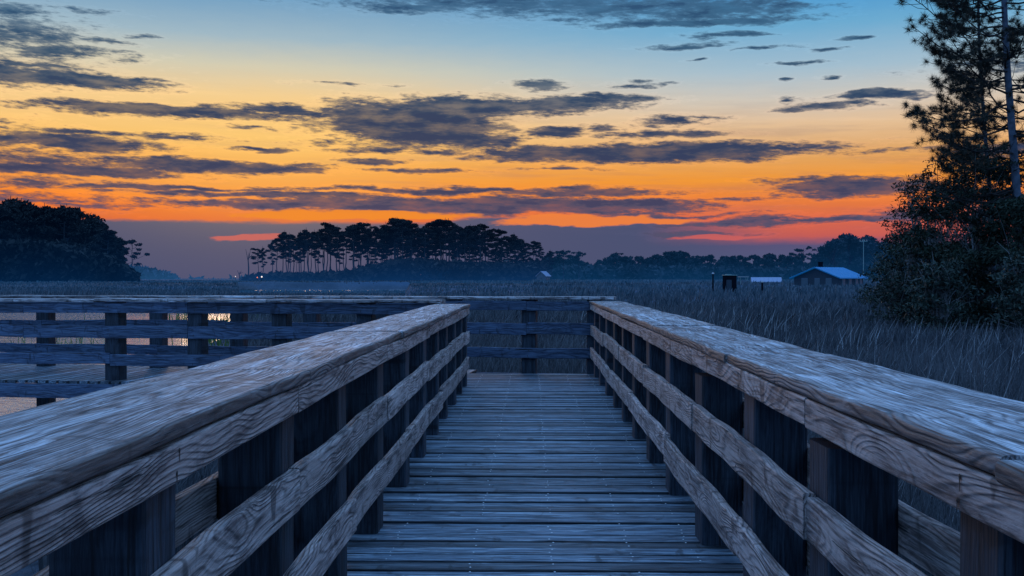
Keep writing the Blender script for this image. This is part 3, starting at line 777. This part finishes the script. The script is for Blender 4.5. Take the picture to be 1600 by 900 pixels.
# distant headland
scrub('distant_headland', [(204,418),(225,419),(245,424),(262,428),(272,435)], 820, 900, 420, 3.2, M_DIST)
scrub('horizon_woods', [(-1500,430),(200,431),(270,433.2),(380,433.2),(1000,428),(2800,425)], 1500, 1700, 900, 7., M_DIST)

# dead snag
def snag(px_, d, h, label):
    p = at(px_, d); rt = thing('dead_tree', label, 'tree', (p.x, p.y, -1)); mb = MB()
    mb.tube([(p.x,p.y,-1),(p.x+.1,p.y,h*.45),(p.x-.05,p.y,h*.7)], [.24,.18,.13], 6); mb.build('trunk', M_BARKF, rt)
    for (dx_, z0, z1) in ((-.75,.62,1.),(.55,.68,.97),(.15,.7,.9),(1.1,.72,.84)):
        mb = MB(); mb.tube([(p.x,p.y,h*z0),(p.x+dx_*.55,p.y+.2,h*(z0+z1)/2),(p.x+dx_,p.y+.2,h*z1)], [.11,.08,.04], 5); mb.build('limb', M_BARKF, rt)
snag(388, 285, 9.6, 'bare dead tree standing alone left of the island grove')
snag(374, 330, 4.0, 'small bare snag leftmost before the island grove')

# tree line across the marsh on the right
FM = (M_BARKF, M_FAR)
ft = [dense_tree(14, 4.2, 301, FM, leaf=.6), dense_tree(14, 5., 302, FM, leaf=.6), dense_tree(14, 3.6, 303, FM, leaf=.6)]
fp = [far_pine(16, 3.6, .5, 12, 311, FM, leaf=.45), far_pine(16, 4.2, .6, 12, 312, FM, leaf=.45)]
random.seed(42)
prof = [(845,402),(890,405),(905,400),(925,412),(945,404),(965,393),(985,402),(1010,402),(1040,397),(1060,392),(1085,401),(1120,399),(1160,398),(1200,399),(1240,402),(1270,404),(1290,378),(1310,371),(1330,370),(1355,369),(1372,380),(1400,376),(1460,385),(1560,380),(1750,375)]
px = 850.
while px < 1720:
    for row in range(2):
        q = px + random.uniform(-7,7); d = random.uniform(360, 420) if q < 1275 else random.uniform(230, 270)
        top = lerp_prof(prof, q) + (random.uniform(-3,4) if row == 0 else random.uniform(4,14)); h = CAMZ + d*(435-top)/F + 1.
        p = at(q, d)
        lab = ('dark rounded tree in the tree line across the marsh', 'trees of the far tree line') if q < 1275 else ('dark tall tree in the clump behind the blue roofed house and pole', 'trees behind the blue roofed house')
        place(random.choice(ft), (p.x, p.y, -.9), h, 14, lab[0], lab[1])
    px += random.uniform(11, 18)
for (q, top, d, lab) in ((862,388,330,'leftmost small pine just past the right end of the island grove'),(880,386,335,'round topped pine between the island grove and the far tree line'),(905,388,340,'dark wide pine beginning the far tree line'),
                    (963,390,390,'dark pine standing up in the left part of the far tree line'),(1050,389,390,'small flat topped pine poking above the middle of the far tree line'),(1090,395,390,'low flat topped pine right of the middle of the far tree line')):
    p = at(q, d); place(random.choice(fp), (p.x, p.y, -.9), CAMZ + d*(435-top)/F + .9, 16, lab)
op = far_pine(13, 3.9, .70, 11, 341, FM, leaf=.3)
p = at(1255, 330); place(op, (p.x, p.y, -.9), CAMZ + 330*50/F + .9, 13, 'airy flat crowned pine just left of the tree clump, above the blue roof')
scrub('marsh_edge_scrub', [(845,415),(950,414),(1100,416),(1250,418),(1300,408),(1420,405),(1760,400)], 350, 380, 1500, 1.3, M_FAR)

# ------------------------------------------------------------------ near pine with needle tufts
def tuft(mb, p, d, n=95, L=.255, wd=.010):
    d = d.normalized(); rv0 = random.uniform(.1,.6)
    for _ in range(n):
        u = Vector((random.gauss(0,1), random.gauss(0,1), random.gauss(0,1))).normalized()
        u = (u*1.0 + d*.5).normalized(); l = L*random.uniform(.65,1.15)
        s = u.cross(Vector((random.gauss(0,1),random.gauss(0,1),random.gauss(0,1)))).normalized()*wd/2
        q = p - d*random.random()*.10
        mb.add([q - s, q + s, q + u*l + Vector((0,0,-.015))], [(0,1,2)], r=min(1,max(0,rv0 + random.gauss(0,.12))))
def near_pine(px0, px1, py1, d, ztop, nbr, reach, zb0, seed, label, rad=.16, left_bias=.5, dens=1.):
    random.seed(seed)
    p0 = at(px0, d); q1 = at(px1, d, py1); dr = (q1 - Vector((p0.x, p0.y, 0)))
    sl_ = (q1.x - p0.x)/(q1.z+1.1)
    rt = thing('pine_tree', label, 'tree', (p0.x, p0.y, -1.1))
    def tp_(z): return Vector((p0.x + sl_*(z+1.1) + .10*sin(z*.45), p0.y + .1*sin(z*.33), z))
    K = 16; tr = [tp_(-1.2 + (ztop+1.2)*i/(K-1)) for i in range(K)]
    mb = MB(); mb.tube(tr, [rad*(1-.8*(i/(K-1))) + .01 for i in range(K)], 10); mb.build('trunk', M_BARK, rt, smooth=True)
    lb = MB(); nb = MB()
    for i in range(nbr):
        f = (i+.5)/nbr; z = zb0 + (ztop-zb0)*f
        a = random.uniform(0, 2*pi)
        if random.random() < left_bias: a = pi + random.gauss(0, .7)
        R_ = reach*(1 - .80*max(0, f-.45)**1.3)*random.uniform(.6,1.08) + .2
        base = tp_(z); dirv = Vector((cos(a), sin(a), 0))
        end = base + dirv*R_ + Vector((0,0, R_*random.uniform(-.05,.55)))
        k = 8; cv = curve(base, end, -.13*R_, k, .045)
        r0 = rad*.24*(1-.5*f)
        lb.tube(cv, [r0*(1-.85*j/(k-1)) + .005 for j in range(k)], 5, cap=False)
        bare = f < .10 and random.random() < .7
        for j in range(2, k):
            for _ in range(3 if j > 3 else 1):
                b0 = cv[j-1].lerp(cv[j], random.random())
                ang = a + random.choice((-1,1))*random.uniform(.4,1.2); l2 = random.uniform(.25,.85)*(1 - .4*j/k)*R_*.38 + .12
                e2 = b0 + Vector((cos(ang)*l2, sin(ang)*l2, l2*random.uniform(-.15,.75)))
                c2 = curve(b0, e2, -.04, 4, .02)
                lb.tube(c2, [.011,.009,.007,.004], 4, cap=False)
                for e_, dd in ((e2, e2-c2[2]), (c2[2] + Vector((random.gauss(0,.08),random.gauss(0,.08),.08)), Vector((0,0,1)))):
                    if not bare and random.random() < .5*dens: tuft(nb, e_, dd)
        if not bare: tuft(nb, end, end - cv[-2], 130)
    lb.build('limb', M_LIMB, rt); nb.build('needles', M_NEEDLE, rt)
    return rt
near_pine(1598, 1571, 0, 34, 16.5, 88, 3.2, 3.2, 501, 'tall straight pine at the right edge with long pale trunk and tufted crown', rad=.17, left_bias=.42)
near_pine(1556, 1532, 60, 38, 14., 52, 2.2, 3.6, 502, 'thinner pine with twisted stem left of the tallest pine', rad=.10, left_bias=.55)
near_pine(1660, 1650, 60, 37, 14.0, 46, 4.0, 3.0, 503, 'pine growing beyond the right edge behind the tallest pine', rad=.15, left_bias=.35)

# ------------------------------------------------------------------ near leafy trees and shrubs
def near_leafy(name, px, d, base_z, top_py, half_px, seed, label, mat, nclump=60, leaf=.055, per=150, low=.0, sticks=10, cat='tree'):
    random.seed(seed)
    p0 = at(px, d); top = at(px, d, top_py).z; hw = half_px*d/F; H = top - base_z
    rt = thing(name, label, cat, (p0.x, p0.y, base_z)); tb = MB(); cb = MB(); lb = MB()
    nst = random.randint(2,4) if cat == 'shrub' else 2
    stems = []
    for k in range(nst):
        e = Vector((p0.x + random.gauss(0, hw*.25), p0.y + random.gauss(0, hw*.25), base_z + H*.72))
        c_ = curve((p0.x + random.gauss(0,.15), p0.y+random.gauss(0,.15), base_z-.2), e, 0, 7, .07); stems.append(c_)
        tb.tube(c_, [.075*(1-.75*i/6)*max(.5,H/5) for i in range(7)], 6)
    for i in range(nclump):
        f = low + (1-low)*random.random()**.9
        env = hw*sqrt(max(.1, 1-((f-.45)/.6)**2))
        a = random.uniform(0,2*pi); r = env*(random.uniform(.25,1.) if random.random() < .75 else random.uniform(.9,1.35)); f = min(1.08, f*random.uniform(.9,1.1))
        c = Vector((p0.x + cos(a)*r, p0.y + sin(a)*r, base_z + H*f*.96))
        st = random.choice(stems); s0 = st[min(6, max(1, int(f*6)))]
        cv = curve(s0, c, .1, 5, .05); lb.tube(cv, [.02,.016,.012,.009,.005], 4, cap=False)
        pr = random.uniform(.2,.55)
        leaves(cb, c, (pr*1.3, pr*1.3, pr*.65), int(per*(pr/.42)**1.5*random.uniform(.6,1.2)), leaf, .35, elong=1.4, rb=random.gauss(-.05,.22))
    for _ in range(sticks):
        a = random.uniform(0,2*pi); f = random.uniform(.3,.95); r = hw*random.uniform(.7,1.25)
        c = random.choice(stems)[random.randint(2,6)]; c2 = Vector((p0.x+cos(a)*r, p0.y+sin(a)*r, base_z+H*f + random.uniform(0,.6)))
        lb.tube(curve(c, c2, .12, 4, .09), [.016,.012,.008,.004], 4, cap=False)
    tb.build('trunk', M_TWIG, rt, smooth=True); lb.build('limb', M_TWIG, rt); cb.build('crown', mat, rt)
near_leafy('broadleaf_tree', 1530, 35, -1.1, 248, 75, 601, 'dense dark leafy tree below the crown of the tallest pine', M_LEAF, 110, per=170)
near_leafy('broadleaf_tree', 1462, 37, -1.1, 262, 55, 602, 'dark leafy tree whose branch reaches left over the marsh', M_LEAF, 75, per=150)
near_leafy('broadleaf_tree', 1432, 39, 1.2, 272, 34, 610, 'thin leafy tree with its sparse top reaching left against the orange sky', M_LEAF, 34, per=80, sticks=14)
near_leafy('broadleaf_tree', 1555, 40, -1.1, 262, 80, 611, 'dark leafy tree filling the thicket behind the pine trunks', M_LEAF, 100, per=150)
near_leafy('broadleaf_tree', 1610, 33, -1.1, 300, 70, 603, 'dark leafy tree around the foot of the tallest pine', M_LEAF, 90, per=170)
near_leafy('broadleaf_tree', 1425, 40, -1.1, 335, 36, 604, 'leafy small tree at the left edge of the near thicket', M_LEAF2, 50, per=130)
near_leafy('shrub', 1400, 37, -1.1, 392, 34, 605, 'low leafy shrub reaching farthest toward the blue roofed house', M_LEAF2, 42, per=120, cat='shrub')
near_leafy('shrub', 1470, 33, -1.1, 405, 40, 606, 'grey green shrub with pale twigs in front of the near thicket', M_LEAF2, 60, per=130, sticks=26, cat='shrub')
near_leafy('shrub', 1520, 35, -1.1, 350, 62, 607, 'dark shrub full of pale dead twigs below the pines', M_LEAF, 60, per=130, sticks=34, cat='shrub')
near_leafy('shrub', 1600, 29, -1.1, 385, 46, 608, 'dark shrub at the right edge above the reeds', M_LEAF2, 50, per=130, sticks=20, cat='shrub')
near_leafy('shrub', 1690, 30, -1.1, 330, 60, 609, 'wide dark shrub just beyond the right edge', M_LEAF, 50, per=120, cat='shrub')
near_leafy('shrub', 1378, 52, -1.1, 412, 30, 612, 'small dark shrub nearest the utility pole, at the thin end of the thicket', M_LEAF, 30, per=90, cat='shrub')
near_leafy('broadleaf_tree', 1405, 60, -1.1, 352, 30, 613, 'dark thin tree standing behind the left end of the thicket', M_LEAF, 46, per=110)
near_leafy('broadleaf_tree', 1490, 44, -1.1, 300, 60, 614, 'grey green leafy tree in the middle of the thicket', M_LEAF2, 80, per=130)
# leafy branch reaching out at the left of the thicket
random.seed(77)
# ------------------------------------------------------------------ houses, boats, poles
def house(px, d, ang, w_, l_, eave, ridge, over, label, wall, roof, name='house', windows=(), pillars=False, base=-1., chimney=False):
    p = at(px, d); rt = thing(name, label, 'house', (p.x, p.y, base)); R = Matrix.Rotation(ang, 3, 'Z')
    def Wd(v): q = R @ Vector(v); return Vector((p.x+q.x, p.y+q.y, v[2]))
    h = w_/2; L = l_/2
    # front gable at local -y, ridge along y
    mb = MB(); vs = [Wd(v) for v in ((-h,-L,base),(h,-L,base),(h,L,base),(-h,L,base),(-h,-L,eave),(h,-L,eave),(h,L,eave),(-h,L,eave),(0,-L,ridge-.12),(0,L,ridge-.12))]
    mb.add(vs, [(0,1,5,8,4),(1,2,6,5),(2,3,7,9,6),(3,0,4,7)]); mb.build('wall', wall, rt)
    mb = MB(); e = over; k = (ridge-eave)/h
    for sgn in (-1, 1):
        a = [(0,-L-e,ridge),(0,L+e,ridge),(sgn*(h+e),L+e,eave-k*e),(sgn*(h+e),-L-e,eave-k*e)]
        lo = [(x_,y_,z_-.14) for x_,y_,z_ in a]; vs = [Wd(v) for v in a+lo]
        mb.add(vs, [(0,1,2,3),(7,6,5,4),(0,3,7,4),(1,5,6,2),(2,6,7,3)], r=.5)
    n_rib = int(l_/.6)
    for i in range(n_rib+1):
        yy = -L-e + (l_+2*e)*i/n_rib
        for sgn in (-1,1): mb.tube([Wd((0,yy,ridge+.01)), Wd((sgn*(h+e),yy,eave-k*e+.01))], [.03,.03], 4)
    rf = mb.build('roof', roof, rt)
    for (face, u, z0, ww, hh) in windows:
        fm = MB(); pm = MB()
        if face == 'side': c0 = (h+.03, u, z0+hh/2); dims = (.06, ww, hh)
        else: c0 = (u, -L-.03, z0+hh/2); dims = (ww, .06, hh)
        fm.box(Wd(c0), dims, R=R); fo = fm.build('window', wall if wall is not M_WALLD else M_WALLP, rt)
        c1 = (c0[0] + (.04 if face == 'side' else 0), c0[1] - (.04 if face != 'side' else 0), c0[2])
        pm.box(Wd(c1), tuple(q*.86 if q > .1 else q for q in dims), R=R)
        pm.build('pane', M_PANE, fo)
    if pillars:
        for u in (-L, -L/3, L/3, L):
            for vx in (h+1.3,):
                mb = MB(); mb.box(Wd((vx, u, (base+eave-.5)/2)), (.18,.18, eave-.5-base), R=R); mb.build('pillar', M_WALLD, rt)
        mb = MB(); a = [(h,-L-e,eave-.05),(h,L+e,eave-.05),(h+1.6,L+e,eave-.45),(h+1.6,-L-e,eave-.45)]; lo = [(x_,y_,z_-.1) for x_,y_,z_ in a]
        mb.add([Wd(v) for v in a+lo], [(0,1,2,3),(7,6,5,4),(0,3,7,4),(1,5,6,2),(2,6,7,3)], r=.5); mb.build('porch_roof', roof, rt)
    if chimney:
        mb = MB(); mb.box(Wd((-.8, -1., ridge+.1)), (.5,.5,1.2), R=R); mb.box(Wd((-.8, -1., ridge+.74)), (.6,.6,.1), R=R); mb.build('chimney', M_DARK, rt)
    return rt
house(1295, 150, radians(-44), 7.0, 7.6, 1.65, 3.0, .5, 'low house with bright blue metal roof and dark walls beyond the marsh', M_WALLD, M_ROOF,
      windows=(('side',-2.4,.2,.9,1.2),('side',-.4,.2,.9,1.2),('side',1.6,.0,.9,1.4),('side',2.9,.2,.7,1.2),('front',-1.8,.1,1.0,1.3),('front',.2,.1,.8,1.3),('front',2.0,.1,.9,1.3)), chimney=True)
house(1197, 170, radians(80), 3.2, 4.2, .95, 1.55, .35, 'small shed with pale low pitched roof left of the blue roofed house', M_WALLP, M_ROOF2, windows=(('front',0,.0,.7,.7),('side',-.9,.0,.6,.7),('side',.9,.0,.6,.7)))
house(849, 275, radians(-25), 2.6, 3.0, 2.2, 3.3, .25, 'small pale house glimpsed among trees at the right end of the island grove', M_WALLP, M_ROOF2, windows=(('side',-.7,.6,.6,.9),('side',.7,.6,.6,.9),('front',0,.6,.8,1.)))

# dark upright hut on posts by the marsh
p = at(1140, 118); rt = thing('hut', 'square black hut standing alone at the marsh edge, left of the sheds', 'hut', (p.x, p.y, -1))
mb = MB(); mb.box((p.x,p.y,.60), (1.35,1.35,2.2)); mb.build('wall', M_DARK, rt)
mb = MB(); mb.box((p.x,p.y,1.74), (1.5,1.5,.08)); mb.box((p.x-.15,p.y-.1,1.82), (.6,.6,.08)); mb.build('roof', M_POLE, rt)
mb = MB(); mb.box((p.x-.2,p.y-.695,.45), (.6,.05,1.5)); mb.build('door', M_WALLD, rt)
for dx_ in (-.65,.65):
    for dy_ in (-.65,.65):
        mb = MB(); mb.box((p.x+dx_,p.y+dy_,-.75), (.14,.14,.56)); mb.build('leg', M_DARK, rt)
leaf_h = MB()

def boat(px, d, L, label, ang, cabin):
    p = at(px, d); rt = thing('boat', label, 'boat', (p.x,p.y,-.6)); R = Matrix.Rotation(ang, 3, 'Z'); mb = MB()
    K = 9; vs=[]; fs=[]
    for i in range(K):
        f = i/(K-1); x_ = (f-.5)*L; wd = L*.16*(1 - max(0,(f-.45)/.55)**2.2); sh = .25*f*f*L/5
        for (yy, zz) in ((-wd, .75+sh), (-wd*.8, .1), (0, -.1+.5*max(0,f-.7)), (wd*.8, .1), (wd, .75+sh)):
            q = R @ Vector((x_, yy, 0)); vs.append((p.x+q.x, p.y+q.y, -.6+zz))
    for i in range(K-1):
        for j in range(4): fs.append((i*5+j, i*5+j+1, (i+1)*5+j+1, (i+1)*5+j))
        fs.append((i*5+4, i*5, (i+1)*5, (i+1)*5+4))
    fs.append((0,1,2,3,4)); mb.add(vs, fs); mb.build('hull', M_WHITE, rt)
    mb = MB(); q = R @ Vector((-.05*L,0,0)); mb.box((p.x+q.x,p.y+q.y,.65), (L*.2,L*.18,.9), R=R); mb.build('console', M_WALLP, rt)
    if cabin:
        mb = MB(); mb.box((p.x+q.x,p.y+q.y,1.62), (L*.42,L*.26,.1), R=R); mb.build('canopy', M_WHITE, rt)
        for sx_ in (-.17,.17):
            for sy_ in (-.1,.1):
                q2 = R @ Vector((-.05*L+sx_*L, sy_*L, 0)); mb = MB(); mb.tube([(p.x+q2.x,p.y+q2.y,.1),(p.x+q2.x,p.y+q2.y,1.6)],[.04,.04],5); mb.build('canopy_post', M_POLE, rt)
boat(1163, 165, 3.6, 'small pale boat under a canopy between the black hut and the small shed', radians(12), True)
boat(838, 262, 5.0, 'white boat lying at the marsh edge below the pale house', radians(170), False)

def pole(px, d, py_top, r, label, cat, name, mat, head=None):
    p = at(px, d, py_top); rt = thing(name, label, cat, (p.x,p.y,-1)); mb = MB(); mb.tube([(p.x,p.y,-1),(p.x,p.y,p.z)], [r*1.15,r*.85], 8); mb.build('shaft', mat, rt)
    if head: head(rt, p)
def crossarm(rt, p):
    mb = MB(); mb.box((p.x,p.y,p.z-.35), (1.4,.12,.12)); mb.build('crossarm', M_POLE, rt)
    for dx_ in (-.6,-.2,.2,.6):
        mb = MB(); mb.tube([(p.x+dx_,p.y,p.z-.28),(p.x+dx_,p.y,p.z-.06)], [.06,.04], 6); mb.build('insulator', M_WHITE, rt)
pole(1349, 185, 374, .075, 'tall pale utility pole rising behind the blue roofed house', 'pole', 'utility_pole', M_POLE, crossarm)
def capf(rt, p):
    mb = MB(); mb.tube([(p.x,p.y,p.z),(p.x,p.y,p.z+.16)], [.16,.08], 8); mb.build('cap', M_WHITE, rt)
pole(1114, 110, 428, .09, 'slim dark post with pale cap left of the black hut', 'post', 'marker_post', M_DARK, capf)
pole(1191, 108, 441, .12, 'short dark piling standing in the reeds before the small shed', 'post', 'piling', M_DARK, capf)
def lamp(px, d, py, mat, label, r=.22):
    p = at(px, d, py); rt = thing('lamp_post', label, 'lamp', (p.x,p.y,-1)); mb = MB(); mb.tube([(p.x,p.y,-1),(p.x,p.y,p.z)], [.07,.05], 6); mb.build('pole', M_DARK, rt)
    mb = MB()
    mb.tube([(p.x,p.y,p.z-r),(p.x,p.y,p.z-r*.5),(p.x,p.y,p.z+r*.5),(p.x,p.y,p.z+r)], [r*.5,r,r,r*.4], 8); mb.build('lamp_glass', mat, rt)
lamp(409, 275, 432.5, M_LAMP, 'small lit white lamp at the foot of the island grove, brightest one', .2)
lamp(402, 276, 433.5, M_LAMPR, 'small lit amber lamp just left of the white lamp', .14)
lamp(368, 420, 432, M_LAMP, 'faint white lamp far off left of the dead tree', .16)
